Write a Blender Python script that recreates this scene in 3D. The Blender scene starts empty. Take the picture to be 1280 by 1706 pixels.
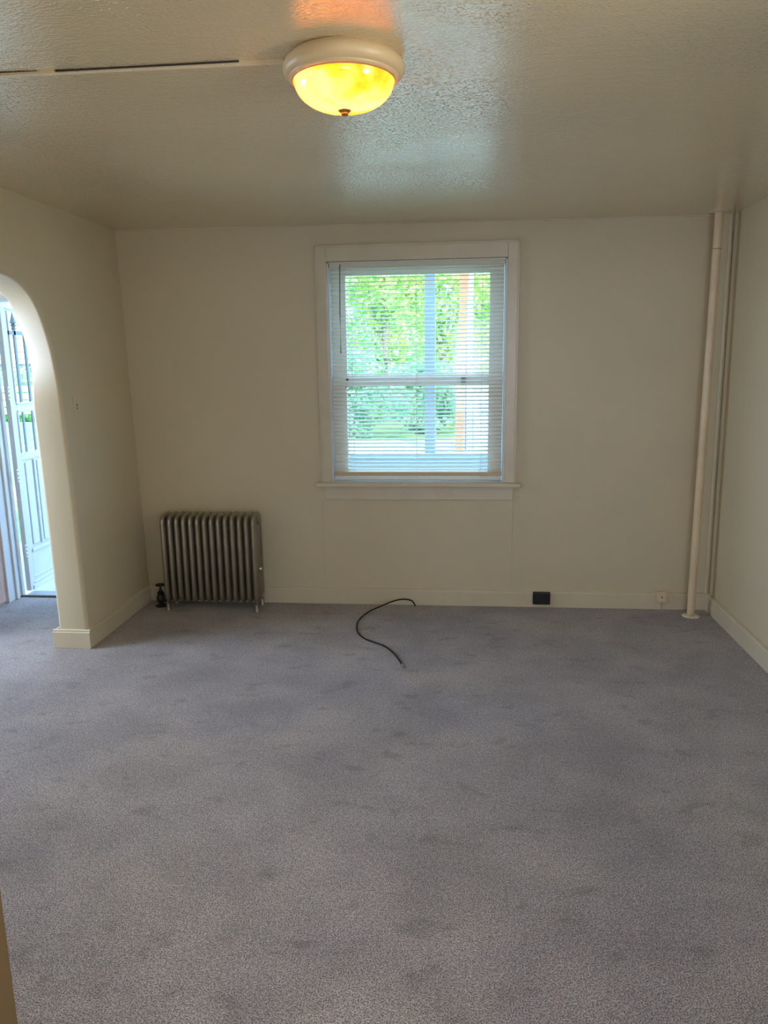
import bpy, bmesh, math, random
from mathutils import Vector, Matrix
PI = math.pi
C = bpy.context.scene.collection
SC = bpy.context.scene

# ------------------------------------------------------------------ camera
YAW, PITCH, ROLL, CZ, FPX = -0.0965, 0.2016, -0.0137, 1.6113, 1244.67
def cam_axes():
    cy, sy, cp, sp = math.cos(YAW), math.sin(YAW), math.cos(PITCH), math.sin(PITCH)
    f = Vector((sy*cp, cy*cp, -sp)); r = Vector((cy, -sy, 0)); u = r.cross(f)
    cr, sr = math.cos(ROLL), math.sin(ROLL)
    return r*cr + u*sr, u*cr - r*sr, f
cam_d = bpy.data.cameras.new('camera'); cam = bpy.data.objects.new('camera', cam_d); C.objects.link(cam)
r_, u_, f_ = cam_axes()
M = Matrix((r_, u_, -f_)).transposed().to_4x4(); M.translation = Vector((0, 0, CZ))
cam.matrix_world = M
cam_d.sensor_fit = 'VERTICAL'; cam_d.sensor_height = 32.0
cam_d.lens = 32.0*FPX/1706.0
cam_d.clip_start = 0.02; cam_d.clip_end = 300
SC.camera = cam

# ------------------------------------------------------------------ world, sun, fill lights, exposure
W = bpy.data.worlds.new('sky'); SC.world = W; W.use_nodes = True
bg = W.node_tree.nodes['Background']
bg.inputs[0].default_value = (0.39, 0.64, 1.0, 1); bg.inputs[1].default_value = 3.7
def lamp(name, kind, loc, energy, col, **k):
    d = bpy.data.lights.new(name, kind); d.energy = energy; d.color = col
    o = bpy.data.objects.new(name, d); C.objects.link(o); o.location = loc
    for a, v in k.items(): setattr(d, a, v)
    return o
sun = lamp('sun', 'SUN', (0, 0, 20), 3.6, (1, .95, .84), angle=.01)
sun.rotation_euler = Vector((-.35, 1.0, -1.05)).to_track_quat('-Z', 'Y').to_euler()
# added warm fill at the unseen window of the room behind the camera
fill_rear = lamp('fill_light_rear', 'AREA', (0.75, -2.55, 1.5), 17, (1.0, .74, .52), shape='RECTANGLE', size=1.5, size_y=1.4)
fill_rear.rotation_euler = (PI/2, 0, 0)          # shines along +y
# added fill in a made-up hall window, brightens right wall and floor
fill_hall = lamp('fill_light_hall', 'AREA', (-4.20, 3.35, 1.45), 33, (.76, .83, 1.0), shape='RECTANGLE', size=1.2, size_y=1.4)
fill_hall.rotation_euler = (PI/2, 0, -PI/2)     # shines along +x
# added fill at an unseen right-hand window, sized to light the left wall
fill_side = lamp('fill_light_side', 'AREA', (1.60, 1.05, 1.65), 9.5, (1.0, .88, .68), shape='RECTANGLE', size=.56, size_y=.76, spread=1.95)
fill_side.rotation_euler = (PI/2, 0, PI/2)      # shines along -x
SC.view_settings.view_transform = 'Standard'; SC.view_settings.look = 'None'
SC.view_settings.exposure = 1.0; SC.view_settings.gamma = 1.0; SC.view_settings.use_curve_mapping = False
SC.cycles.use_denoising = True
SC.cycles.max_bounces = 10; SC.cycles.diffuse_bounces = 6; SC.cycles.transmission_bounces = 8

# ------------------------------------------------------------------ materials
def srgb(r, g, b):
    f = lambda c: (c/255/12.92) if c/255 <= .04045 else ((c/255+.055)/1.055)**2.4
    return (f(r), f(g), f(b), 1)
def mat(name, col, rough=.5, metal=0, vary=0, vscale=5, bump=0, bscale=50, coat=0, spec=.5, trans=0, vstretch=(1,1,1), bstretch=(1,1,1), detail=4):
    m = bpy.data.materials.new(name); m.use_nodes = True
    n, l = m.node_tree.nodes, m.node_tree.links
    b = n['Principled BSDF']
    b.inputs['Base Color'].default_value = col; b.inputs['Roughness'].default_value = rough
    b.inputs['Metallic'].default_value = metal; b.inputs['Coat Weight'].default_value = coat
    b.inputs['Specular IOR Level'].default_value = spec
    b.inputs['Transmission Weight'].default_value = trans
    tc = n.new('ShaderNodeTexCoord')
    def noise(scale, stretch, det=detail):
        mp = n.new('ShaderNodeMapping'); mp.inputs['Scale'].default_value = stretch
        l.new(tc.outputs['Object'], mp.inputs[0])
        t = n.new('ShaderNodeTexNoise'); t.inputs['Scale'].default_value = scale; t.inputs['Detail'].default_value = det
        l.new(mp.outputs[0], t.inputs['Vector']); return t
    if vary:
        t = noise(vscale, vstretch)
        cr = n.new('ShaderNodeValToRGB')
        cr.color_ramp.elements[0].position = .3; cr.color_ramp.elements[1].position = .7
        cr.color_ramp.elements[0].color = tuple(c*(1-vary) for c in col[:3])+(1,)
        cr.color_ramp.elements[1].color = tuple(min(1, c*(1+vary)) for c in col[:3])+(1,)
        l.new(t.outputs[0], cr.inputs[0]); l.new(cr.outputs[0], b.inputs['Base Color'])
    if bump:
        t = noise(bscale, bstretch)
        bp = n.new('ShaderNodeBump'); bp.inputs['Strength'].default_value = 1; bp.inputs['Distance'].default_value = bump
        l.new(t.outputs[0], bp.inputs['Height']); l.new(bp.outputs[0], b.inputs['Normal'])
    return m

WALLC = (.60, .525, .36, 1)
m_wall = mat('wall_paint', WALLC, .42, vary=.03, vscale=2, bump=.0016, bscale=9, spec=.45)
m_trim = mat('cream_gloss_trim', (.62, .545, .40, 1), .3, vary=.04, vscale=6, bump=.0006, bscale=30)
m_casing = mat('window_trim_paint', (.62, .555, .415, 1), .32, vary=.04, vscale=8, bump=.0006, bscale=30)
m_pipe = mat('pipe_paint', (.70, .57, .38, 1), .35, vary=.08, vscale=7, bump=.0006, bscale=25)
m_jamb = mat('shaded_jamb_paint', (.09, .057, .022, 1), .45, vary=.15, vscale=8, vstretch=(1, 1, .2))  # cream jamb paint; its shade is put into this dark brown
m_white = mat('white_paint', (.68, .69, .70, 1), .35, vary=.03, vscale=9, bump=.0004, bscale=60)
m_vinyl = mat('vinyl_sash', (.80, .80, .76, 1), .4)
m_black = mat('black_plastic', (.008, .008, .009, 1), .45, bump=.0008, bscale=90)
m_rubber = mat('black_rubber', (.008, .008, .008, 1), .5, spec=.25)
m_steel = mat('steel', (.6, .58, .54, 1), .3, metal=1)
m_rad = mat('radiator_bronze_paint', (.30, .265, .205, 1), .36, metal=.6, vary=.3, vscale=14, bump=.0012, bscale=70, vstretch=(1,1,.25))
m_valve = mat('dark_iron', (.03, .028, .025, 1), .5, metal=.5, bump=.001, bscale=80)
m_brass = mat('finial_brass', (.50, .27, .10, 1), .35, metal=.8)
m_pan = mat('lamp_pan_paint', (.66, .51, .29, 1), .4)
m_dark = mat('dark_matte', (.03, .025, .02, 1), .8)
m_wood = mat('worn_pink_wood', srgb(205, 175, 165), .6, vary=.28, vscale=14, bump=.0015, bscale=60, vstretch=(1, 1, .2))
m_woodp = mat('cream_door_panel', srgb(225, 212, 180), .55, vary=.1, vscale=9)
m_wooddark = mat('brown_moulding', srgb(92, 72, 58), .6, vary=.2, vscale=20)
m_thresh = mat('aluminium_threshold', (.5, .5, .5, 1), .35, metal=.8)
m_siding = mat('house_siding', (.36, .37, .40, 1), .6)
m_roof = mat('roof_shingle', (.16, .15, .15, 1), .9, vary=.2, vscale=20)
m_slab = mat('roof_slab', (.3, .3, .3, 1), .9)
m_porch = mat('porch_boards', (.34, .39, .44, 1), .6, vary=.08, vscale=4, vstretch=(8, .5, 1))
m_knee = mat('porch_wall_paint', (.45, .60, .70, 1), .6, vary=.05, vscale=3)
m_post = mat('porch_post_paint', (.40, .50, .56, 1), .6, vary=.05, vscale=4)
m_brick = mat('orange_brick', (.52, .17, .075, 1), .8, vary=.1, vscale=6)
m_spout = mat('blue_grey_pipe', (.38, .50, .62, 1), .5)
m_whited = mat('white_boards', (.52, .52, .51, 1), .6)
m_blueb = mat('blue_boards', (.22, .40, .58, 1), .6, vary=.2, vscale=3, vstretch=(1, 1, 9))
m_grass = mat('lawn_grass', (.16, .30, .07, 1), .9, vary=.35, vscale=3)
m_road = mat('pale_concrete', (.40, .39, .37, 1), .9, vary=.06, vscale=1)
m_bark = mat('tree_bark', (.30, .27, .20, 1), .9, vary=.3, vscale=12, bump=.01, bscale=12)
m_iron = mat('grey_ornament_iron', (.27, .29, .31, 1), .5)

def leaf_mat(name, c1, c2):
    m = bpy.data.materials.new(name); m.use_nodes = True
    n, l = m.node_tree.nodes, m.node_tree.links
    b = n['Principled BSDF']; out = n['Material Output']
    tc = n.new('ShaderNodeTexCoord'); t = n.new('ShaderNodeTexNoise'); t.inputs['Scale'].default_value = 1.6; t.inputs['Detail'].default_value = 6
    cr = n.new('ShaderNodeValToRGB'); cr.color_ramp.elements[0].color = c1; cr.color_ramp.elements[1].color = c2
    cr.color_ramp.elements[0].position = .4; cr.color_ramp.elements[1].position = .6
    l.new(tc.outputs['Object'], t.inputs['Vector']); l.new(t.outputs[0], cr.inputs[0]); l.new(cr.outputs[0], b.inputs['Base Color'])
    b.inputs['Roughness'].default_value = .6
    tr = n.new('ShaderNodeBsdfTranslucent'); l.new(cr.outputs[0], tr.inputs[0])
    mx = n.new('ShaderNodeMixShader'); mx.inputs[0].default_value = .45
    l.new(b.outputs[0], mx.inputs[1]); l.new(tr.outputs[0], mx.inputs[2]); l.new(mx.outputs[0], out.inputs[0])
    return m
m_leafy = leaf_mat('leaf_yellow_green', (.42, .66, .16, 1), (.80, .86, .34, 1))
m_leafg = leaf_mat('leaf_fresh_green', (.26, .62, .20, 1), (.55, .80, .36, 1))
m_leafd = leaf_mat('leaf_cool_green', (.26, .56, .36, 1), (.52, .74, .50, 1))

def glass_mat():
    m = bpy.data.materials.new('window_glass'); m.use_nodes = True
    n, l = m.node_tree.nodes, m.node_tree.links; n.remove(n['Principled BSDF']); out = n['Material Output']
    t = n.new('ShaderNodeBsdfTransparent'); t.inputs[0].default_value = (.96, .98, .97, 1)
    g = n.new('ShaderNodeBsdfGlossy'); g.inputs['Roughness'].default_value = .02
    lw = n.new('ShaderNodeLayerWeight'); lw.inputs[0].default_value = .5
    pw = n.new('ShaderNodeMath'); pw.operation = 'POWER'; pw.inputs[1].default_value = 5; l.new(lw.outputs['Facing'], pw.inputs[0])
    fr = n.new('ShaderNodeMath'); fr.operation = 'MULTIPLY_ADD'; fr.inputs[1].default_value = .9; fr.inputs[2].default_value = .04; l.new(pw.outputs[0], fr.inputs[0])
    mx = n.new('ShaderNodeMixShader'); l.new(fr.outputs[0], mx.inputs[0]); l.new(t.outputs[0], mx.inputs[1]); l.new(g.outputs[0], mx.inputs[2])
    l.new(mx.outputs[0], out.inputs[0]); return m
m_glass = glass_mat()

def slat_mat():
    m = mat('blind_vinyl', (.86, .82, .70, 1), .35)
    n, l = m.node_tree.nodes, m.node_tree.links; b = n['Principled BSDF']; out = n['Material Output']
    tr = n.new('ShaderNodeBsdfTranslucent'); tr.inputs[0].default_value = (.85, .82, .70, 1)
    mx = n.new('ShaderNodeMixShader'); mx.inputs[0].default_value = .42
    l.new(b.outputs[0], mx.inputs[1]); l.new(tr.outputs[0], mx.inputs[2]); l.new(mx.outputs[0], out.inputs[0])
    return m
m_slat = slat_mat()
m_brail = mat('blind_rail_tan', (.60, .46, .28, 1), .4)

def alabaster():
    m = bpy.data.materials.new('alabaster_glass'); m.use_nodes = True
    n, l = m.node_tree.nodes, m.node_tree.links; b = n['Principled BSDF']; out = n['Material Output']
    tc = n.new('ShaderNodeTexCoord'); t = n.new('ShaderNodeTexNoise'); t.inputs['Scale'].default_value = 8; t.inputs['Detail'].default_value = 4; t.inputs['Distortion'].default_value = .8
    l.new(tc.outputs['Object'], t.inputs['Vector'])
    cr = n.new('ShaderNodeValToRGB'); e = cr.color_ramp.elements
    e[0].position = .38; e[0].color = (.85, .40, .04, 1); e[1].position = .60; e[1].color = (.97, .66, .22, 1)
    l.new(t.outputs[0], cr.inputs[0]); l.new(cr.outputs[0], b.inputs['Base Color'])
    b.inputs['Roughness'].default_value = .25; b.inputs['Coat Weight'].default_value = 1.0; b.inputs['Coat Roughness'].default_value = .12; b.inputs['Coat IOR'].default_value = 2.4
    tr = n.new('ShaderNodeBsdfTranslucent'); l.new(cr.outputs[0], tr.inputs[0])
    er = n.new('ShaderNodeValToRGB'); e = er.color_ramp.elements
    e[0].position = .47; e[0].color = (.42, .175, .010, 1); e[1].position = .62; e[1].color = (1.0, .88, .55, 1)
    l.new(t.outputs[0], er.inputs[0]); l.new(er.outputs[0], b.inputs['Emission Color']); b.inputs['Emission Strength'].default_value = 1.0
    mx = n.new('ShaderNodeMixShader'); mx.inputs[0].default_value = .7
    l.new(b.outputs[0], mx.inputs[1]); l.new(tr.outputs[0], mx.inputs[2]); l.new(mx.outputs[0], out.inputs[0])
    return m
m_alab = alabaster()

def carpet_mat():
    m = bpy.data.materials.new('grey_carpet'); m.use_nodes = True
    n, l = m.node_tree.nodes, m.node_tree.links; b = n['Principled BSDF']
    b.inputs['Roughness'].default_value = .95; b.inputs['Specular IOR Level'].default_value = .1
    b.inputs['Sheen Weight'].default_value = .25; b.inputs['Sheen Roughness'].default_value = .6
    tc = n.new('ShaderNodeTexCoord')
    def noise(scale, det, rough=.5, dist=0, stretch=(1, 1, 1)):
        mp = n.new('ShaderNodeMapping'); mp.inputs['Scale'].default_value = stretch; l.new(tc.outputs['Object'], mp.inputs[0])
        t = n.new('ShaderNodeTexNoise'); t.inputs['Scale'].default_value = scale; t.inputs['Detail'].default_value = det
        t.inputs['Roughness'].default_value = rough; t.inputs['Distortion'].default_value = dist
        l.new(mp.outputs[0], t.inputs['Vector']); return t.outputs[0]
    def ramp(src, p0, c0, p1, c1):
        r = n.new('ShaderNodeValToRGB'); e = r.color_ramp.elements
        e[0].position = p0; e[0].color = c0; e[1].position = p1; e[1].color = c1; l.new(src, r.inputs[0]); return r.outputs[0]
    def mul(a, b_):
        x = n.new('ShaderNodeMix'); x.data_type = 'RGBA'; x.blend_type = 'MULTIPLY'; x.inputs[0].default_value = 1
        l.new(a, x.inputs[6]); l.new(b_, x.inputs[7]); return x.outputs[2]
    g = lambda v: (v, v, v, 1)
    yarn = ramp(noise(240, 3, .62), .38, (.085, .078, .079, 1), .62, (.63, .585, .59, 1))
    tuft = ramp(noise(70, 3, .6), .35, g(.80), .65, g(1.12))
    foot = ramp(noise(2.6, 7, .66, .3), .36, g(.80), .60, g(1.04))
    band = ramp(noise(1.3, 4, .55, .3), .36, (.92, .90, .95, 1), .64, (1.06, 1.03, .98, 1))
    spots = ramp(noise(6.5, 2, .5, .2, (1, 1.6, 1)), .29, g(.76), .40, g(1.0))
    col = mul(mul(mul(mul(yarn, tuft), foot), band), spots)
    l.new(col, b.inputs['Base Color'])
    bp = n.new('ShaderNodeBump'); bp.inputs['Distance'].default_value = .006; bp.inputs['Strength'].default_value = .8
    l.new(noise(230, 3, .6), bp.inputs['Height']); l.new(bp.outputs[0], b.inputs['Normal'])
    return m
m_carpet = carpet_mat()

def ceiling_mat():
    m = bpy.data.materials.new('glossy_textured_ceiling_paint'); m.use_nodes = True
    n, l = m.node_tree.nodes, m.node_tree.links; b = n['Principled BSDF']
    b.inputs['Base Color'].default_value = (.74, .625, .41, 1); b.inputs['Roughness'].default_value = .25; b.inputs['Coat Weight'].default_value = 1.0; b.inputs['Coat Roughness'].default_value = .12; b.inputs['Coat IOR'].default_value = 2.4
    b.inputs['Specular IOR Level'].default_value = 1.0; b.inputs['IOR'].default_value = 1.6
    tc = n.new('ShaderNodeTexCoord')
    def noise(scale, det, rough=.5, stretch=(1, 1, 1)):
        mp = n.new('ShaderNodeMapping'); mp.inputs['Scale'].default_value = stretch; l.new(tc.outputs['Object'], mp.inputs[0])
        t = n.new('ShaderNodeTexNoise'); t.inputs['Scale'].default_value = scale; t.inputs['Detail'].default_value = det
        t.inputs['Roughness'].default_value = rough; l.new(mp.outputs[0], t.inputs['Vector']); return t.outputs[0]
    def math_(op, a, v):
        x = n.new('ShaderNodeMath'); x.operation = op
        l.new(a, x.inputs[0])
        if isinstance(v, float): x.inputs[1].default_value = v
        else: l.new(v, x.inputs[1])
        return x.outputs[0]
    def ramp(src, p0, p1):
        r = n.new('ShaderNodeValToRGB'); r.color_ramp.elements[0].position = p0; r.color_ramp.elements[1].position = p1
        l.new(src, r.inputs[0]); return r.outputs[0]
    grains = ramp(noise(115, 2, .5), .56, .74)
    patch = ramp(noise(1.7, 2, .5), .40, .66)
    grains = math_('MULTIPLY', grains, patch)
    streak = noise(26, 5, .62, (.35, 1.6, 1))
    fine = noise(150, 2, .5, (.6, 1.2, 1))
    h = math_('ADD', math_('MULTIPLY', grains, 1.3), math_('ADD', math_('MULTIPLY', streak, .42), math_('MULTIPLY', fine, .55)))
    bp = n.new('ShaderNodeBump'); bp.inputs['Distance'].default_value = .0028; bp.inputs['Strength'].default_value = 1
    l.new(h, bp.inputs['Height']); l.new(bp.outputs[0], b.inputs['Normal']); l.new(bp.outputs[0], b.inputs['Coat Normal'])
    return m
m_ceil = ceiling_mat()

# ------------------------------------------------------------------ mesh helpers
def obj(name, bm, m, parent=None, smooth=False, bevel=0, seg=2):
    me = bpy.data.meshes.new(name); bmesh.ops.recalc_face_normals(bm, faces=bm.faces[:]); bm.to_mesh(me); bm.free()
    o = bpy.data.objects.new(name, me); C.objects.link(o); me.materials.append(m)
    if smooth:
        for p in me.polygons: p.use_smooth = True
        try: me.set_sharp_from_angle(angle=math.radians(40))
        except Exception: pass
    if bevel:
        md = o.modifiers.new('bevel', 'BEVEL'); md.width = bevel; md.segments = seg; md.limit_method = 'ANGLE'; md.angle_limit = math.radians(40)
    if parent is not None:
        o.parent = parent; o.matrix_parent_inverse = Matrix.Translation(parent_world(parent)).inverted()
    return o
def parent_world(p):
    v = Vector(p.location); q = p.parent
    # parents here are only translated, and meshes are built in world coordinates
    return v if q is None else Vector((0, 0, 0)) if p.type == 'MESH' else v
def empty(name, loc, label=None, cat=None, group=None, kind=None):
    o = bpy.data.objects.new(name, None); C.objects.link(o); o.location = loc; o.empty_display_size = .1
    return tag(o, label, cat, group, kind)
def tag(o, label=None, cat=None, group=None, kind=None):
    if label: o['label'] = label
    if cat: o['category'] = cat
    if group: o['group'] = group
    if kind: o['kind'] = kind
    return o
def box(bm, x0, x1, y0, y1, z0, z1):
    v = [bm.verts.new((x, y, z)) for x in (x0, x1) for y in (y0, y1) for z in (z0, z1)]
    for f in ((0, 1, 3, 2), (4, 6, 7, 5), (0, 4, 5, 1), (2, 3, 7, 6), (0, 2, 6, 4), (1, 5, 7, 3)): bm.faces.new([v[i] for i in f])
    return v
def boxes(*bs):
    bm = bmesh.new()
    for b in bs: box(bm, *b)
    return bm
def tube(bm, pts, r, n=10, closed=False, rads=None, up=Vector((0, 0, 1)), ell=None):
    pts = [Vector(p) for p in pts]; rings = []; N = len(pts)
    for i, p in enumerate(pts):
        a = pts[(i-1) % N] if (closed or i > 0) else p; b = pts[(i+1) % N] if (closed or i < N-1) else p
        t = (b-a).normalized(); s = t.cross(up)
        if s.length < 1e-3: s = t.cross(Vector((1, 0, 0)))
        s.normalize(); w = s.cross(t).normalized()
        rr = rads[i] if rads else r
        ea, eb = ell if ell else (1, 1)
        rings.append([bm.verts.new(p + s*(math.cos(2*PI*k/n)*rr*ea) + w*(math.sin(2*PI*k/n)*rr*eb)) for k in range(n)])
    for i in range(N if closed else N-1):
        A, B = rings[i], rings[(i+1) % N]
        for k in range(n): bm.faces.new((A[k], A[(k+1) % n], B[(k+1) % n], B[k]))
    if not closed:
        bm.faces.new(rings[0][::-1]); bm.faces.new(rings[-1])
def lathe(bm, prof, cx, cy, n=48, cap=True):
    rings = []
    for r, z in prof:
        if r < 1e-5: rings.append([bm.verts.new((cx, cy, z))])
        else: rings.append([bm.verts.new((cx+r*math.cos(2*PI*k/n), cy+r*math.sin(2*PI*k/n), z)) for k in range(n)])
    for A, B in zip(rings, rings[1:]):
        for k in range(n):
            j = (k+1) % n
            if len(A) == 1 and len(B) == 1: break
            if len(A) == 1: bm.faces.new((A[0], B[j], B[k]))
            elif len(B) == 1: bm.faces.new((A[k], A[j], B[0]))
            else: bm.faces.new((A[k], A[j], B[j], B[k]))
def smooth_path(pts, sub=8):
    P = [Vector(p) for p in pts]; P = [P[0]*2-P[1]] + P + [P[-1]*2-P[-2]]; out = []
    for i in range(1, len(P)-2):
        a, b, c, d = P[i-1:i+3]
        for k in range(sub):
            t = k/sub
            out.append(.5*((2*b)+(c-a)*t+(2*a-5*b+4*c-d)*t*t+(3*b-a-3*c+d)*t**3))
    out.append(P[-2]); return out
def struct(name, bm, m, **k):
    o = obj(name, bm, m, **k)
    if not k.get('parent'): o['kind'] = 'structure'
    return o

# ------------------------------------------------------------------ room shell
D = 4.779                     # back wall
def xl(z): return -2.097 - .0172*z
def xr(z): return 1.630 - .0083*z
def zc(x, y): return 2.4287 + (2.4113-2.4287)*(x+2.14)/3.75
T = .15
# floor (room, hall and the room behind the camera)
struct('floor', boxes((-4.4, 2.9, -2.8, 4.84, -.05, 0)), m_carpet)
# ceiling: slightly uneven old plaster
bm = bmesh.new(); nx, ny = 60, 90; g = []
random.seed(3)
def und(x, y): return .0035*math.sin(2.1*x+.7)*math.sin(1.7*y+.4) + .002*math.sin(5.3*x+1.9*y) + .0014*math.sin(9*y-3.1*x+1)
for j in range(ny+1):
    row = []
    for i in range(nx+1):
        x = -2.16 + (1.68+2.16)*i/nx; y = .62 + (D+.02-.62)*j/ny
        e = min(1, (D-y)/.25, (x+2.14)/.25, (1.62-x)/.25); e = max(0, e)
        row.append(bm.verts.new((x, y, zc(x, y) + und(x, y)*e)))
    g.append(row)
for j in range(ny):
    for i in range(nx): bm.faces.new((g[j][i], g[j][i+1], g[j+1][i+1], g[j+1][i]))
top = boxes((-2.16, 1.68, .62, D+.02, 2.46, 2.6))
o = struct('ceiling', bm, m_ceil, smooth=True)
struct('ceiling_slab', top, m_slab)
# back wall with window opening
WX0, WX1, WZ0, WZ1 = -.800, .312, .829, 2.203
bm = bmesh.new()
box(bm, -2.45, WX0, D, D+T, 0, 2.46); box(bm, WX1, 1.80, D, D+T, 0, 2.46)
box(bm, WX0, WX1, D, D+T, 0, WZ0); box(bm, WX0, WX1, D, D+T, WZ1, 2.46)
for px_, z0, z1 in ((-.868, .12, .71), (.372, .12, .71)):          # faint board seams under the window
    tube(bm, [(px_, D+.0002, z0), (px_, D+.0002, z1)], .0022, 6)
struct('wall_back', bm, m_wall)
# right wall
bm = bmesh.new(); y0, y1 = -2.8, D+.05
v = box(bm, 1.63, 1.80, y0, .75, 0, 2.46) + box(bm, 1.63, 1.80, 1.35, y1, 0, 2.46) + box(bm, 1.63, 1.80, .75, 1.35, 0, 1.25) + box(bm, 1.63, 1.80, .75, 1.35, 2.05, 2.46)
for w in v:
    if abs(w.co.x-1.63) < 1e-6: w.co.x = xr(w.co.z)
struct('wall_right', bm, m_wall)
# left wall with the arched opening
arch = [(3.895, 0), (3.905, .6), (3.905, 1.0), (3.898, 1.4), (3.878, 1.58), (3.836, 1.75), (3.758, 1.905), (3.64, 2.0), (3.47, 2.035), (3.2, 2.048), (2.9, 2.052)]
half = smooth_path([(0, a, b) for a, b in arch], 5)
pts = [(p.y, p.z) for p in half]
pts = pts + [(5.8-y, z) for y, z in pts[::-1][1:]]
poly = [(D+.02, 0), (D+.02, 2.46), (.6, 2.46), (.6, 0)] + [(y, z) for y, z in pts[::-1]]
bm = bmesh.new()
vs = [bm.verts.new((xl(z), y, z)) for y, z in poly]
es = [bm.edges.new((vs[i], vs[(i+1) % len(vs)])) for i in range(len(vs))]
bmesh.ops.triangle_fill(bm, edges=es, use_beauty=True)
ext = bmesh.ops.extrude_face_region(bm, geom=bm.faces[:])
def sst(a, b, x):
    t = max(0, min(1, (x-a)/(b-a))); return t*t*(3-2*t)
for w in [e for e in ext['geom'] if isinstance(e, bmesh.types.BMVert)]:
    w.co.x -= .178
    if 1.7 < w.co.y < 4.0 and w.co.z < 2.2:            # the arch is squarer on the hall side
        k = .058*sst(1.35, 1.65, w.co.z)*(1-sst(1.93, 2.03, w.co.z)); w.co.y += k if w.co.y > 2.9 else -k
bmesh.ops.recalc_face_normals(bm, faces=bm.faces[:])
bmesh.ops.dissolve_limit(bm, angle_limit=.001, verts=bm.verts[:], edges=bm.edges[:])
o = struct('wall_left', bm, m_wall)
md = o.modifiers.new('bevel', 'BEVEL'); md.width = .022; md.segments = 5; md.limit_method = 'ANGLE'; md.angle_limit = math.radians(50)
for p in o.data.polygons: p.use_smooth = True
# near wall stubs either side of the cased opening the camera looks through, and its header
struct('wall_near', boxes((-2.16, -.486, .50, .62, 0, 2.46), (1.40, 1.66, .50, .62, 0, 2.46), (-.486, 1.40, .50, .62, 2.15, 2.46)), m_wall)
struct('trim_1', boxes((-.486, -.466, .48, .64, 0, 2.15)), m_jamb, bevel=.003)
# hall beyond the arch
struct('wall_hall_left', boxes((-4.4, -4.25, 1.1, 2.75, 0, 2.46), (-4.4, -4.25, 3.95, 4.84, 0, 2.46), (-4.4, -4.25, 2.75, 3.95, 0, .75), (-4.4, -4.25, 2.75, 3.95, 2.15, 2.46)), m_wall)
struct('wall_hall_near', boxes((-4.4, -2.30, 1.0, 1.15, 0, 2.46)), m_wall)
struct('ceiling_hall', boxes((-4.4, -2.30, 1.1, 4.9, 2.42, 2.6)), m_wall)
EX0, EX1, EH = -3.075, -2.36, 2.035            # entrance opening
struct('wall_hall_front', boxes((-4.4, EX0, 4.70, 4.84, 0, 2.46), (EX1, -2.26, 4.70, 4.84, 0, 2.46), (EX0, EX1, 4.70, 4.84, EH, 2.46)), m_wall)
# the room behind the camera
struct('wall_rear', boxes((-2.2, -.05, -2.8, -2.65, 0, 2.46), (1.55, 2.9, -2.8, -2.65, 0, 2.46), (-.05, 1.55, -2.8, -2.65, 0, .75), (-.05, 1.55, -2.8, -2.65, 2.25, 2.46)), m_wall)
struct('wall_rear_left', boxes((-2.3, -2.16, -2.8, .62, 0, 2.46)), m_wall)
struct('ceiling_rear', boxes((-2.3, 1.8, -2.8, .62, 2.42, 2.6)), m_wall)
# unseen upper storey block, added to keep the sun off the porch
struct('roof', boxes((-4.6, 2.9, -3.0, 5.0, 2.62, 5.2)), m_siding)
struct('porch_beam', boxes((-3.2, 2.9, 6.27, 6.355, 2.62, 2.78)), m_post)

# baseboards
def base_run(name, x0, y0, x1, y1, nx_, ny_, h=.108, t=.018, cap=True):
    """board along (x0,y0)-(x1,y1) with outward normal (nx_,ny_)"""
    bm = bmesh.new()
    prof = [(0, 0), (t, 0), (t, h-.012), (t-.005, h-.008), (t-.004, h), (0, h+.004)]
    A = [bm.verts.new((x0+nx_*a, y0+ny_*a, b)) for a, b in prof]; B = [bm.verts.new((x1+nx_*a, y1+ny_*a, b)) for a, b in prof]
    n = len(prof)
    for i in range(n): bm.faces.new((A[i], A[(i+1) % n], B[(i+1) % n], B[i]))
    bm.faces.new(A[::-1]); bm.faces.new(B)
    return struct(name, bm, m_trim, bevel=.0015)
base_run('baseboard_back', -2.095, D, 1.628, D, 0, -1)
base_run('baseboard_right', 1.627, .62, 1.627, D, -1, 0)
base_run('baseboard_left', -2.100, 3.897, -2.100, D, 1, 0)
base_run('baseboard_arch', -2.305, 3.897, -2.082, 3.897, 0, -1)
base_run('baseboard_hall', -2.283, 3.897, -2.283, 4.70, -1, 0)
# rounded corner bead where the back wall meets the right wall
bm = bmesh.new(); tube(bm, [(1.610, 4.772, .11), (1.594, 4.772, 2.41)], .011, 12)
struct('trim_2', bm, m_wall, smooth=True)
# fine quarter bead between ceiling and back wall
bm = bmesh.new(); tube(bm, [(-2.13, D-.001, 2.4285), (1.6, D-.001, 2.4115)], .007, 8)
struct('trim_3', bm, m_wall, smooth=True)

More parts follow.
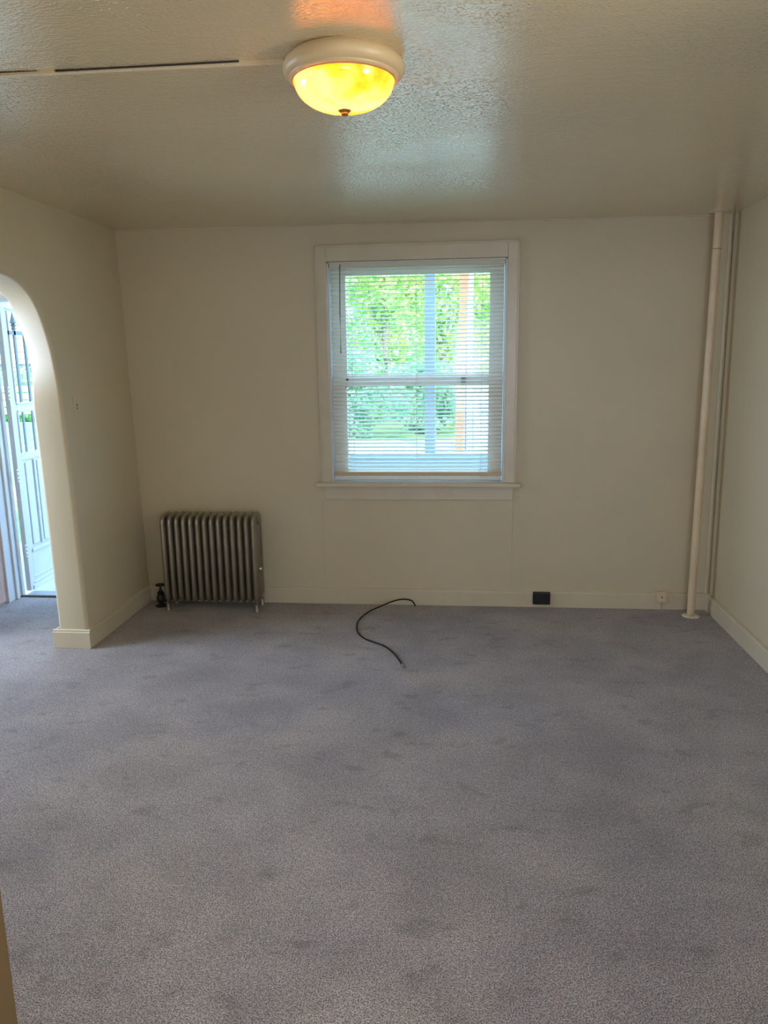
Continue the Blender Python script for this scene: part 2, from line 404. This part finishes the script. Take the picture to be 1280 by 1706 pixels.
# ------------------------------------------------------------------ window_1
win = empty('window_1', (-.245, D, .829), kind='structure')
def casing_mesh():
    bm = bmesh.new(); y0, y1 = D-.020, D
    box(bm, -.862, WX0, y0, y1, .829, 2.294); box(bm, WX1, .376, y0, y1, .829, 2.294)
    box(bm, WX0, WX1, y0, y1, 2.205, 2.294)
    for x0, x1 in ((-.868, -.857), (.371, .382)): box(bm, x0, x1, y0-.010, y1, .829, 2.300)      # raised back band
    box(bm, -.868, .382, y0-.010, y1, 2.288, 2.300)
    return bm
struct('casing', casing_mesh(), m_casing, parent=win, bevel=.003)
struct('window_sill', boxes((-.898, .418, D-.060, D+.06, .805, .829)), m_casing, parent=win, bevel=.005)
struct('apron', boxes((-.852, .370, D-.018, D, .716, .805)), m_casing, parent=win, bevel=.003)
struct('window_jamb', boxes((WX0-.001, WX0+.012, D+.0, D+T, .829, 2.205), (WX1-.012, WX1+.001, D+.0, D+T, .829, 2.205), (WX0, WX1, D, D+T, 2.195, 2.206), (WX0, WX1, D, D+T, .824, .832)), m_white, parent=win, bevel=.001)
def sash(name, x0, x1, y0, y1, z0, z1, st, bot, topr):
    s = struct(name, boxes((x0, x0+st, y0, y1, z0, z1), (x1-st, x1, y0, y1, z0, z1), (x0+st, x1-st, y0, y1, z0, z0+bot), (x0+st, x1-st, y0, y1, z1-topr, z1),
        ), m_vinyl, parent=win, bevel=.003)
    ym = (y0+y1)/2
    gl = obj('glass_pane', boxes((x0+st-.004, x1-st+.004, ym-.002, ym+.002, z0+bot-.004, z1-topr+.004)), m_glass, s)
    return s
lo = sash('lower_sash', -.785, .297, D+.054, D+.086, .834, 1.492, .088, .062, .042)
up = sash('upper_sash', -.785, .297, D+.090, D+.122, 1.466, 2.194, .088, .046, .065)
struct('sash_lock', boxes((.035, .065, D+.040, D+.054, 1.462, 1.474), (.035, .065, D+.040, D+.054, 1.486, 1.496)), m_dark, parent=win)
struct('sash_latch', boxes((-.70, -.685, D+.044, D+.054, 1.482, 1.492), (-.705, -.692, D+.044, D+.054, 1.438, 1.446)), m_dark, parent=win)

# ------------------------------------------------------------------ blinds
bl = empty('window_blind', (-.245, D+.022, 2.2), 'cream mini blind with half tilted slats hanging in the window', 'blind')
BX0, BX1, BY = -.784, .296, D+.022
obj('headrail', boxes((BX0, BX1, BY-.014, BY+.014, 2.170, 2.196)), m_slat, bl, bevel=.002)
bm = bmesh.new(); random.seed(7); n = 52; zt, zb = 2.158, .910
for i in range(n):
    z = zt + (zb-zt)*i/(n-1); a = math.radians(22 + random.uniform(-1.2, 1.2)); w = .0133
    dz = random.uniform(-.0006, .0006); sl = random.uniform(-.0007, .0007)
    segs = 6; cols = 24; rows = []
    for c in range(cols+1):
        x = BX0 + .003 + (BX1-BX0-.006)*c/cols
        sag = .0007*math.sin(PI*((c % 8)/8.0)) + sl*(c/cols-.5)
        row = []
        for s in range(segs+1):
            q = -1 + 2*s/segs                      # -1 = room side edge, +1 = outside edge
            yy = q*w*math.cos(a) - (1-q*q)*.0018*math.sin(a); zz = q*w*math.sin(a) + (1-q*q)*.0018*math.cos(a)
            row.append(bm.verts.new((x, BY+yy, z+zz+dz-sag)))
        rows.append(row)
    for c in range(cols):
        for s in range(segs): bm.faces.new((rows[c][s], rows[c+1][s], rows[c+1][s+1], rows[c][s+1]))
sl = obj('slats', bm, m_slat, bl, smooth=True)
obj('bottom_rail', boxes((BX0, BX1, BY-.012, BY+.012, .868, .894)), m_brail, bl, bevel=.004)
for x in (-.652, -.246, .162):
    bm = bmesh.new()
    for yy in (-.0135, .0135): tube(bm, [(x, BY+yy, .895), (x, BY+yy, 2.175)], .0009, 6)
    tube(bm, [(x+.004, BY-.0135, .868), (x+.004, BY-.0135, .862), (x, BY-.010, .860)], .0035, 8)
    obj('ladder_cord', bm, m_white, bl)
bm = bmesh.new(); tube(bm, [(-.716, BY-.026, 2.180), (-.722, BY-.024, 1.900), (-.722, BY-.024, 1.650)], .0034, 8); tube(bm, [(-.716, BY-.012, 2.188), (-.716, BY-.026, 2.178)], .003, 8)
wd = obj('tilt_wand', bm, mat('clear_grey_wand', (.14, .13, .10, 1), .3), bl, smooth=True); wd['label'] = 'dark thin tilt wand'

# ------------------------------------------------------------------ ceiling light
LX, LY = -.312, 2.245; LZ = zc(LX, LY)
lt = empty('ceiling_light', (LX, LY, LZ), 'flush mounted ceiling light with glowing amber alabaster dome and cream pan', 'ceiling light')
bm = bmesh.new()
prof = [(.0, LZ+.002), (.150, LZ+.002), (.156, LZ-.004), (.163, LZ-.010), (.168, LZ-.020), (.168, LZ-.028), (.164, LZ-.038), (.158, LZ-.044), (.152, LZ-.047), (.151, LZ-.051), (.147, LZ-.054), (.143, LZ-.055), (.140, LZ-.052), (.138, LZ-.046), (.132, LZ-.030), (.0, LZ-.028)]
lathe(bm, prof, LX, LY, 72)
pan = obj('pan', bm, m_pan, lt, smooth=True)
bm = bmesh.new(); lathe(bm, [(.1435, LZ-.0505), (.1445, LZ-.0545), (.1410, LZ-.0575), (.1385, LZ-.054)], LX, LY, 72)
obj('retaining_ring', bm, mat('ring_gold_edge', (.66, .42, .18, 1), .3, metal=.4), lt, smooth=True)
bm = bmesh.new(); pr = []
for k in range(19):
    a = PI/2*k/18; pr.append((.1385*math.cos(a)**.86 if k < 18 else 0, LZ-.053-.076*math.sin(a)))
pr += [(r*.975, z+.003) for r, z in pr[::-1][1:]]
lathe(bm, pr, LX, LY, 72)
dome = obj('glass_dome', bm, m_alab, lt, smooth=True); dome['label'] = 'glowing amber alabaster glass bowl'
bm = bmesh.new(); z0 = LZ-.127
lathe(bm, [(.0, z0+.004), (.017, z0+.002), (.0185, z0-.001), (.015, z0-.005), (.010, z0-.0075), (.011, z0-.011), (.007, z0-.015), (0, z0-.0165)], LX, LY, 28)
obj('finial', bm, m_brass, lt, smooth=True)
for i, (dx, dy, e) in enumerate(((-.048, -.012, 1.5), (.060, .022, .7))):
    bm = bmesh.new(); bmesh.ops.create_uvsphere(bm, u_segments=16, v_segments=10, radius=.019, matrix=Matrix.Translation((LX+dx, LY+dy, LZ-.052)))
    mb = bpy.data.materials.get('bulb_glow') or bpy.data.materials.new('bulb_glow'); mb.use_nodes = True
    b = mb.node_tree.nodes['Principled BSDF']; b.inputs['Emission Color'].default_value = (1, .62, .26, 1); b.inputs['Emission Strength'].default_value = 20; b.inputs['Alpha'].default_value = 1
    obj('bulb', bm, mb, lt, smooth=True)
    L = lamp('bulb_light', 'POINT', (0, 0, -.088), e, (1, .76, .44), shadow_soft_size=.012); L.location = (dx, dy, -.092); L.parent = lt

# ------------------------------------------------------------------ ceiling raceway
rw = empty('ceiling_raceway', (-1.3, 2.236, 2.425), 'thin painted wire raceway running across the ceiling to the light', 'raceway')
def race(x0, x1, w=.014, h=.010):
    bm = bmesh.new(); z = lambda x: zc(x, 2.236)
    A = [bm.verts.new((x0, 2.236+a, z(x0)+b)) for a, b in ((-w, .003), (-w, -h*.7), (-w*.6, -h), (w*.6, -h), (w*1.3, .003))]
    B = [bm.verts.new((x1, 2.236+a, z(x1)+b)) for a, b in ((-w, .003), (-w, -h*.7), (-w*.6, -h), (w*.6, -h), (w*1.3, .003))]
    for i in range(5): bm.faces.new((A[i], A[(i+1) % 5], B[(i+1) % 5], B[i]))
    bm.faces.new(A[::-1]); bm.faces.new(B); return bm
obj('channel', race(-2.12, -1.175), m_ceil, rw); obj('channel', race(-1.14, -.475), m_ceil, rw)
obj('coupling', race(-1.176, -1.139, .0160, .0115), m_ceil, rw)
bm = bmesh.new()
for x0, x1 in ((-2.12, -1.185), (-1.13, -.60)): box(bm, x0, x1, 2.2185, 2.2222, zc(x0, 0)-.0045, zc(x0, 0)+.004)  # near-black strip along the near edge of the raceway
obj('dark_line', bm, m_dark, rw)['label'] = 'dark line along the raceway'

# ------------------------------------------------------------------ radiator
RX0, RX1, RN, RY0, RY1, RZ0, RZ1 = -1.905, -1.272, 14, 4.553, 4.745, .050, .636
rad = empty('radiator', ((RX0+RX1)/2, (RY0+RY1)/2, 0), 'old bronze painted cast iron column radiator against the back wall', 'radiator')
pitch = (RX1-RX0-.034)/(RN-1)
def section_mesh(cx):
    bm = bmesh.new(); hw = .0172; ih = .031
    ya, yb, za, zb = RY0+ih, RY1-ih, RZ0+ih, RZ1-.022; cr_ = .022; pts = []
    for (cy_, cz_, a0) in ((yb-cr_, zb-cr_, 0), (ya+cr_, zb-cr_, 90), (ya+cr_, za+cr_, 180), (yb-cr_, za+cr_, 270)):
        for k in range(5):
            a = math.radians(a0+90*k/4); pts.append((cx, cy_+cr_*math.cos(a), cz_+cr_*math.sin(a)))
    tube(bm, pts, 1, 14, closed=True, up=Vector((1, 0, 0)), ell=(ih, hw))
    ym = (ya+yb)/2
    tube(bm, [(cx, ym, za-.01), (cx, ym, zb+.012)], 1, 12, up=Vector((0, 1, 0)), ell=(hw*.9, ih*.8))
    for zz in (za+.012, zb-.012):
        tube(bm, [(cx-pitch/2, ym, zz), (cx+pitch/2, ym, zz)], .026, 14)
    return bm
secs = []
c0 = RX0+.017
first = None
for i in range(RN):
    if first is None:
        first = obj('section', section_mesh(c0), m_rad, rad, smooth=True); s = first
    else:
        s = first.copy(); C.objects.link(s); s.location.x += pitch*i
def foot(cx, cy_):
    bm = bmesh.new()
    tube(bm, [(cx, cy_, .085), (cx, cy_, .045), (cx, cy_-.004, .018), (cx, cy_-.006, 0)], .015, 12, rads=[.016, .014, .012, .019])
    obj('foot', bm, m_rad, rad, smooth=True)
for cx in (c0, c0+pitch*(RN-1)):
    foot(cx, RY0+.024); foot(cx, RY1-.024)
# end boss and air vent, right end
bm = bmesh.new(); xe = c0+pitch*(RN-1)+.012
tube(bm, [(xe, 4.60, .285), (xe+.016, 4.60, .285), (xe+.017, 4.60, .285), (xe+.028, 4.60, .285)], .01, 12, rads=[.008, .010, .016, .014])
obj('air_vent', bm, m_steel, rad, smooth=True)['label'] = 'small shiny air vent'
for zz in (.585, .09):
    bm = bmesh.new(); tube(bm, [(xe, 4.65, zz), (xe+.014, 4.65, zz)], .020, 8); obj('end_plug', bm, m_rad, rad)
# supply valve, left end
vx, vy = -1.968, 4.652
bm = bmesh.new()
lathe(bm, [(0, 0), (.038, 0), (.038, .006), (.016, .008), (.016, .03), (.024, .034), (.030, .045), (.030, .062), (.024, .078), (.020, .085), (.022, .088), (.022, .098), (.015, .104), (.010, .112), (.007, .12), (.005, .15), (0, .15)], vx, vy, 20)
tube(bm, [(vx, vy, .052), (vx+.03, vy, .056), (vx+.066, vy, .060)], .017, 12)
tube(bm, [(vx+.026, vy, .056), (vx+.044, vy, .058)], .026, 6)
vv = obj('supply_valve', bm, m_valve, rad, smooth=True); vv['label'] = 'dark iron valve standing at the left foot'
bm = bmesh.new(); pts = [(vx+.026*math.cos(2*PI*k/20)*(1+.06*math.cos(5*2*PI*k/20)), vy+.026*math.sin(2*PI*k/20)*(1+.06*math.cos(5*2*PI*k/20)), .148) for k in range(20)]
tube(bm, pts, .0055, 8, closed=True)
for k in range(3):
    a = 2*PI*k/3; tube(bm, [(vx, vy, .147), (vx+.025*math.cos(a), vy+.025*math.sin(a), .148)], .004, 6)
lathe(bm, [(0, .142), (.008, .142), (.008, .153), (0, .154)], vx, vy, 12)
obj('hand_wheel', bm, m_valve, vv, smooth=True)

# ------------------------------------------------------------------ riser pipe
PX, PY = 1.485, 4.650
rp = empty('riser_pipe', (PX, PY, 0), 'floor to ceiling cream painted heating pipe in the right corner', 'pipe')
zt = zc(PX, PY)
bm = bmesh.new(); tube(bm, [(PX, PY, 0), (PX-.001, PY, 1.2), (PX, PY, zt)], .0235, 24)
obj('pipe', bm, m_pipe, rp, smooth=True)
bm = bmesh.new(); lathe(bm, [(.0236, .012), (.030, .011), (.048, .006), (.053, .002), (.053, 0), (.0236, 0)], PX, PY-.006, 32)
e1 = obj('floor_flange', bm, mat('flange_paint', (.70, .62, .52, 1), .35, vary=.3, vscale=40), rp, smooth=True)
bm = bmesh.new(); lathe(bm, [(.0236, zt-.012), (.034, zt-.011), (.054, zt-.006), (.057, zt-.003), (.057, zt-.0015), (.0236, zt-.001)], PX, PY, 32)
obj('ceiling_flange', bm, m_casing, rp, smooth=True)
bm = bmesh.new(); lathe(bm, [(.0234, 2.206), (.0243, 2.205), (.0243, 2.2035), (.0234, 2.2025)], PX, PY, 24)
obj('seam_ring', bm, m_wooddark, rp)['label'] = 'thin dark joint line near the top'

# ------------------------------------------------------------------ boxes on the baseboard
yb = D-.018
bx = empty('outlet_box', (.568, yb, .065), 'black outlet box on the back baseboard right of the window', 'outlet')
bm = boxes((.512, .624, yb-.022, yb+.004, .024, .108)); obj('housing', bm, m_black, bx, bevel=.006, seg=3)
bm = boxes((.522, .614, yb-.0245, yb-.021, .034, .098)); obj('cover', bm, mat('matte_black_cover', (.004, .004, .005, 1), .6, bump=.003, bscale=40), bx, bevel=.002)
jk = empty('phone_jack', (1.328, yb, .085), 'small cream phone jack on the baseboard beside the pipe', 'wall jack')
obj('housing', boxes((1.299, 1.360, yb-.020, yb+.002, .052, .122)), m_pipe, jk, bevel=.004, seg=3)
bm = bmesh.new(); tube(bm, [(1.330, yb-.021, .088), (1.330, yb-.0195, .088)], .005, 12); obj('screw', bm, m_wooddark, jk)
bm = bmesh.new(); tube(bm, [(1.329, yb-.006, .054), (1.328, yb-.004, .028), (1.327, yb-.006, .002)], .0028, 8); obj('wire', bm, m_trim, jk, smooth=True)

# light switch on the left wall
sy, sz = 4.05, 1.375; sx = xl(sz)
sw = empty('light_switch', (sx, sy, sz), 'painted over light switch plate on the left wall beside the arch', 'light switch')
obj('plate', boxes((sx-.001, sx+.0045, sy-.035, sy+.035, sz-.057, sz+.057)), m_wall, sw, bevel=.002)
tg = obj('toggle', boxes((sx+.004, sx+.012, sy-.004, sy+.004, sz-.012, sz+.006)), m_wall, sw, bevel=.0015)
obj('slot', boxes((sx+.004, sx+.0052, sy-.006, sy+.006, sz-.016, sz+.014)), m_dark, sw)

# ------------------------------------------------------------------ loose cable on the carpet
path = smooth_path([(-.258, 4.722, .006), (-.268, 4.725, .028), (-.290, 4.720, .047), (-.345, 4.712, .055), (-.410, 4.690, .045), (-.480, 4.650, .026), (-.545, 4.590, .012), (-.590, 4.480, .006), (-.600, 4.360, .005), (-.578, 4.225, .005), (-.530, 4.130, .005), (-.465, 4.070, .005), (-.400, 4.015, .005), (-.345, 3.930, .005), (-.300, 3.825, .005), (-.277, 3.745, .006)], 8)
bm = bmesh.new(); tube(bm, path, .0046, 10)
cb = obj('coaxial_cable', bm, m_rubber, smooth=True); tag(cb, 'loose black cable curling across the carpet from the back wall', 'cable')
bm = bmesh.new(); e = path[-1]; d = (path[-1]-path[-2]).normalized()
tube(bm, [e-d*.004, e+d*.012, e+d*.0121, e+d*.026, e+d*.0261, e+d*.034], .006, 12, rads=[.0065, .0065, .0085, .0085, .002, .001])
obj('connector', bm, m_steel, cb, smooth=True)['label'] = 'silver screw-on connector'

# ------------------------------------------------------------------ entrance: frame, storm door, wooden door
d1 = empty('door_1', (-2.72, 4.77, 0), kind='structure')
struct('door_frame', boxes((EX0, EX0+.022, 4.655, 4.85, 0, EH), (EX0+.022, EX0+.036, 4.735, 4.765, 0, EH-.022), (EX1-.022, EX1, 4.655, 4.85, 0, EH), (EX0, EX1, 4.655, 4.85, EH-.022, EH), (EX0+.022, EX0+.036, 4.80, 4.815, 0, EH-.022)), m_white, parent=d1, bevel=.003)
struct('door_casing', boxes((EX0-.09, EX0+.004, 4.675, 4.70, 0, EH+.09), (EX1-.004, -2.31, 4.675, 4.70, 0, EH+.09), (EX0, EX1, 4.675, 4.70, EH-.004, EH+.09)), m_white, parent=d1, bevel=.004)
struct('threshold', boxes((EX0, EX1, 4.80, 4.90, -.01, .014)), m_thresh, parent=d1, bevel=.004)
struct('threshold_gap', boxes((EX0, EX1, 4.785, 4.80, -.01, .004)), m_dark, parent=d1)

sd = empty('storm_door', (-3.0, 4.85, 0), 'white storm door with iron spear grille swung open onto the porch', 'door')
XA, XB = -3.035, -3.0           # thickness of the opened door; room side face = XB
Y0, Y1 = 4.842, 5.62
def sdp(name, *bs, m=m_white, bev=.003, par=sd): return obj(name, boxes(*bs), m, par, bevel=bev)
fr = sdp('door_frame', (XA, XB, Y0, Y0+.062, .03, 2.02), (XA, XB, Y1-.085, Y1, .03, 2.02), (XA, XB, Y0+.062, Y1-.085, 1.965, 2.02),
    (XA, XB, Y0+.062, Y1-.085, 1.285, 1.355), (XA, XB, Y0+.062, Y1-.085, .955, 1.01), (XA, XB, Y0+.062, Y1-.085, .03, .30))
sdp('glazing_bead', (XB-.004, XB+.008, Y0+.062, Y0+.076, 1.01, 1.285), (XB-.004, XB+.008, Y0+.062, Y0+.074, 1.355, 1.965), (XB-.004, XB+.010, Y0+.070, Y1-.085, 1.340, 1.352), (XB-.004, XB+.010, Y0+.07, Y1-.085, 1.288, 1.300), (XB-.004, XB+.009, Y0+.05, Y1-.085, 1.975, 1.983))
g1 = obj('glass_pane', boxes((XA+.015, XA+.019, Y0+.06, Y1-.08, 1.35, 1.97)), m_glass, sd)
g2 = obj('glass_pane', boxes((XA+.015, XA+.019, Y0+.06, Y1-.08, 1.005, 1.29)), m_glass, sd)
panel = sdp('lower_panel', (XA+.006, XB-.016, Y0+.06, Y1-.08, .29, .96))
bs = []
yy = Y0+.062
for k in range(5):
    bs.append((XB-.016, XB-.002, yy, yy+.022, .335, .945)); bs.append((XB-.016, XB-.006, yy+.048, yy+.124, .345, .935)); yy += .150
sdp('panel_moulding', *bs, bev=.004)
sdp('kick_rail', (XB-.002, XB+.010, Y0+.065, Y1-.03, .300, .325), (XB-.002, XB+.006, Y0+.05, Y1-.02, .118, .124), (XB-.002, XB+.010, Y0+.03, Y1-.01, .030, .060), (XB-.002, XB+.006, Y0+.045, Y1-.02, .080, .086))
for yy in (4.968, 5.086, 5.204, 5.322, 5.440):
    bm = bmesh.new(); x = XB+.004
    box(bm, x-.006, x+.006, yy-.011, yy+.011, 1.355, 1.90); box(bm, x-.005, x+.005, yy-.009, yy+.009, 1.01, 1.285)
    # spear head
    lathe(bm, [(0, 1.962), (.006, 1.945), (.010, 1.925), (.024, 1.885), (.008, 1.882), (.018, 1.872), (.018, 1.866), (.008, 1.862), (.016, 1.852), (.016, 1.846), (.007, 1.842)], x, yy, 10)
    obj('grille_bar', bm, m_iron, sd)
obj('grille_rail', boxes((XB-.002, XB+.010, Y0+.062, Y1-.085, 1.808, 1.834)), m_iron, sd)
for z in (1.42, .86, .325):
    bm = boxes((XB-.004, XB+.006, Y0-.020, Y0-.001, z-.045, z+.045)); h = obj('hinge', bm, m_vinyl, sd, bevel=.002)
    bm = bmesh.new()
    for dz in (-.028, 0, .028): tube(bm, [(XB+.004, Y0-.011, z+dz), (XB+.0075, Y0-.011, z+dz)], .0045, 10)
    obj('screw', bm, m_dark, h)

wdr = empty('entry_door', (-3.06, 4.71, 0), 'worn pinkish wooden panel door swung inward at the left edge', 'door')
# hinge edge at y=4.705, leaf runs towards the camera
def wd_box(y0, y1, z0, z1, x0, x1): return (x0, x1, y0, y1, z0, z1)
XW = -3.066
sts = []
obj('door_leaf', boxes(wd_box(4.60, 4.705, .02, 2.0, XW-.04, XW), wd_box(3.92, 4.02, .02, 2.0, XW-.04, XW), wd_box(4.02, 4.60, .02, .150, XW-.04, XW),
    wd_box(4.02, 4.60, 1.88, 2.0, XW-.04, XW), wd_box(4.02, 4.60, .60, .70, XW-.04, XW), wd_box(4.02, 4.60, 1.14, 1.24, XW-.04, XW)), m_wood, wdr, bevel=.003)
obj('door_rail', boxes(wd_box(4.02, 4.60, .330, .405, XW-.04, XW-.002), wd_box(4.02, 4.60, .88, .94, XW-.04, XW-.002)), m_woodp, wdr, bevel=.003)['label'] = 'cream painted rail'
obj('door_panel', boxes(wd_box(4.02, 4.60, .14, 1.9, XW-.030, XW-.022)), m_woodp, wdr)
obj('moulding', boxes(*[wd_box(4.570, 4.60, a, b, XW-.024, XW-.003) for a, b in ((.150, .330), (.405, .60), (.70, .88), (.94, 1.14), (1.24, 1.88))]), m_wooddark, wdr, bevel=.003)['label'] = 'dark brown panel moulding'

# ------------------------------------------------------------------ porch and yard
struct('porch_floor', boxes((-6.6, 2.9, 4.86, 6.6, -.20, -.06)), m_porch)
struct('porch_wall', boxes((-3.2, 2.9, 6.26, 6.36, -.10, .800), (-3.2, 2.9, 6.23, 6.39, .800, .825)), m_knee, bevel=.004)
pp = empty('porch_post', (-.213, 6.31, .82), 'grey blue square porch post seen through the blind slats', 'post')
obj('shaft', boxes((-.255, -.167, 6.27, 6.355, .825, 2.62)), m_post, pp, bevel=.005)
obj('post_cap', boxes((-.275, -.147, 6.25, 6.375, 2.54, 2.62)), m_post, pp, bevel=.004)
struct('ground', boxes((-60, 60, 4.9, 90, -.8, -.60)), m_grass)
struct('street', boxes((-60, 60, 13.5, 20.5, -.60, -.585)), m_road)
struct('sidewalk', boxes((-60, 60, 11.4, 12.9, -.60, -.58)), m_road)

# brick pillar with downspout, across the street
bk = empty('brick_pillar', (.09, 16.2, -.585), 'narrow orange brick pillar across the street behind the blind', 'brick_column')
bm = bmesh.new(); box(bm, -.02, .16, 16.0, 16.5, -.60, 5.2)
o = obj('brickwork', bm, m_brick, bk)
for w in o.data.vertices: w.co.x += .030*(w.co.z-.5) if w.co.z > .5 else 0
obj('pale_corner_board', boxes((.15, .36, 16.2, 16.5, -.60, 5.2)), m_whited, bk)
dp = obj('downspout', boxes((.235, .30, 16.12, 16.2, -.60, 5.2)), m_spout, bk); dp['label'] = 'blue grey downspout'
sh = empty('garden_shed', (.62, 17.0, -.6), 'small white shed between the brick pillar and the right trees', 'shed')
obj('shed_wall', boxes((.42, 1.5, 17.0, 18.2, -.6, .95)), m_whited, sh)
obj('shed_roof', boxes((.36, 1.6, 16.9, 18.3, .95, 1.02)), m_whited, sh)
obj('shed_window', boxes((.52, .78, 16.98, 17.01, .35, .75)), m_iron, sh)

# house, bush, fence and wall seen through the storm door
hs = empty('neighbour_house', (-14, 21, -.6), 'pale grey sided house seen through the storm door glass', 'house')
bm = boxes((-20, -10.2, 21.0, 27, -.6, 6.0))
for k in range(34): box(bm, -20, -10.2, 20.975, 21.0, -.5+k*.19, -.5+k*.19+.012)
obj('siding', bm, m_siding, hs)
obj('porch_roof', boxes((-20.2, -10.0, 19.9, 21.1, 1.62, 1.72), (-20.2, -10.0, 19.8, 19.9, 1.82, 1.90)), m_whited, hs)
obj('roof', boxes((-20.4, -9.9, 20.6, 27.3, 6.0, 6.3)), m_roof, hs)
fn = empty('board_fence', (-9, 14.0, -.6), 'white board fence beyond the storm door', 'fence')
bm = bmesh.new()
for k in range(4): box(bm, -12.5, -6.2, 14.0, 14.04, .66+k*.14, .775+k*.14)
obj('board_panel', bm, m_whited, fn)
for k in range(5): obj('post', boxes((-12.4+k*1.5, -12.3+k*1.5, 14.04, 14.12, -.6, 1.24)), m_whited, fn)
gw = obj('garden_wall', boxes((-11.5, -5.6, 13.0, 13.2, -.6, .56)), m_blueb)
tag(gw, 'low blue garden wall seen through the lower storm door glass', 'wall')

def leaves(name, m, cx, cy, cz, rx, ry, rz, n, size, parent, seed, hollow=.35):
    rnd = random.Random(seed); bm = bmesh.new()
    clumps = [(rnd.gauss(0, .55), rnd.gauss(0, .55), rnd.gauss(0, .55), rnd.uniform(.22, .42)) for _ in range(26)]
    for i in range(n):
        c = rnd.choice(clumps)
        p = Vector((rnd.gauss(0, 1), rnd.gauss(0, 1), rnd.gauss(0, 1))).normalized()*c[3]*rnd.uniform(.6, 1.05)
        q = Vector((c[0], c[1], c[2]))*.75
        if q.length > .8: q = q.normalized()*.8
        p = q+p
        P = Vector((cx+p.x*rx, cy+p.y*ry, max(cz+p.z*rz, -.58)))
        a = Vector((rnd.gauss(0, 1), rnd.gauss(0, 1), rnd.gauss(0, .6))).normalized(); b = a.cross(Vector((rnd.gauss(0, 1), rnd.gauss(0, 1), rnd.gauss(0, 1)))).normalized()
        s = size*rnd.uniform(.6, 1.3)
        v = [bm.verts.new(P+a*s*.9), bm.verts.new(P+b*s*.42), bm.verts.new(P-a*s*.9), bm.verts.new(P-b*s*.42)]
        bm.faces.new(v)
    return obj(name, bm, m, parent)
def tree(name, label, cat, m, x, y, h, rx, rz, n, seed, group=None, size=.13):
    t = empty(name, (x, y, -.6), label, cat, group)
    leaves('foliage', m, x, y, -.6+h-rz, rx, rx*.6, rz, n, size, t, seed)
    bm = bmesh.new(); top = h-rz
    tube(bm, smooth_path([(x, y, -.62), (x+.06, y, top*.35), (x-.05, y+.05, top*.7), (x+.03, y, top)], 3), .12, 8)
    for k in range(4):
        a = 2*PI*k/4+seed; tube(bm, [(x, y, top*.4), (x+rx*.45*math.cos(a), y+rx*.3*math.sin(a), top+.3*rz)], .05, 6)
    obj('trunk', bm, m_bark, t, smooth=True)
tree('leafy_tree', 'tall yellow green tree behind the upper left blind slats', 'tree', m_leafy, -2.7, 29, 8.0, 2.2, 3.3, 7000, 11)
tree('leafy_tree', 'tall fresh green tree left of the porch post', 'tree', m_leafg, -5.5, 25, 7.2, 2.6, 3.8, 7000, 12)
tree('leafy_tree', 'pale yellow green tree just right of the porch post', 'tree', m_leafy, -.4, 25, 6.8, 1.9, 3.4, 6000, 13)
tree('leafy_tree', 'bright tree right of the brick pillar', 'tree', m_leafy, 2.2, 29, 7.8, 1.7, 3.2, 6000, 14)
tree('leafy_tree', 'tall green tree at the right edge of the window view', 'tree', m_leafg, 4.5, 25, 7.6, 2.4, 3.8, 5000, 15)
tree('leafy_tree', 'green tree beside the pale house beyond the storm door', 'tree', m_leafg, -6.6, 32, 8.6, 2.6, 3.8, 5000, 16)
tree('leafy_tree', 'tall tree farthest back between the left blind slats', 'tree', m_leafg, -3.6, 35, 9.6, 3.2, 4.9, 7000, 17, size=.2)
tree('leafy_tree', 'tall tree farthest back behind the porch post', 'tree', m_leafy, 1.6, 35, 9.6, 2.0, 4.9, 5000, 18, size=.2)
def hedge(name, label, m, x, y, w, h, n, seed, size=.10):
    o = leaves(name, m, x, y, -.6+h*.5, w, .7, h*.62, n, size, None, seed); tag(o, label, 'bush')
hedge('bush', 'cool green bush low behind the left blind slats', m_leafd, -2.9, 21.1, 1.7, 2.1, 5000, 21)
hedge('bush', 'cool green bush low behind the porch post', m_leafd, -.9, 22.7, 1.5, 1.9, 4200, 22)
hedge('bush', 'green bush low at the right side of the window view', m_leafg, 1.9, 21.1, 1.4, 1.4, 3500, 23)
hedge('bush', 'green bush above the white fence seen through the storm door', m_leafg, -10.2, 16.6, 3.0, 2.0, 9000, 24)
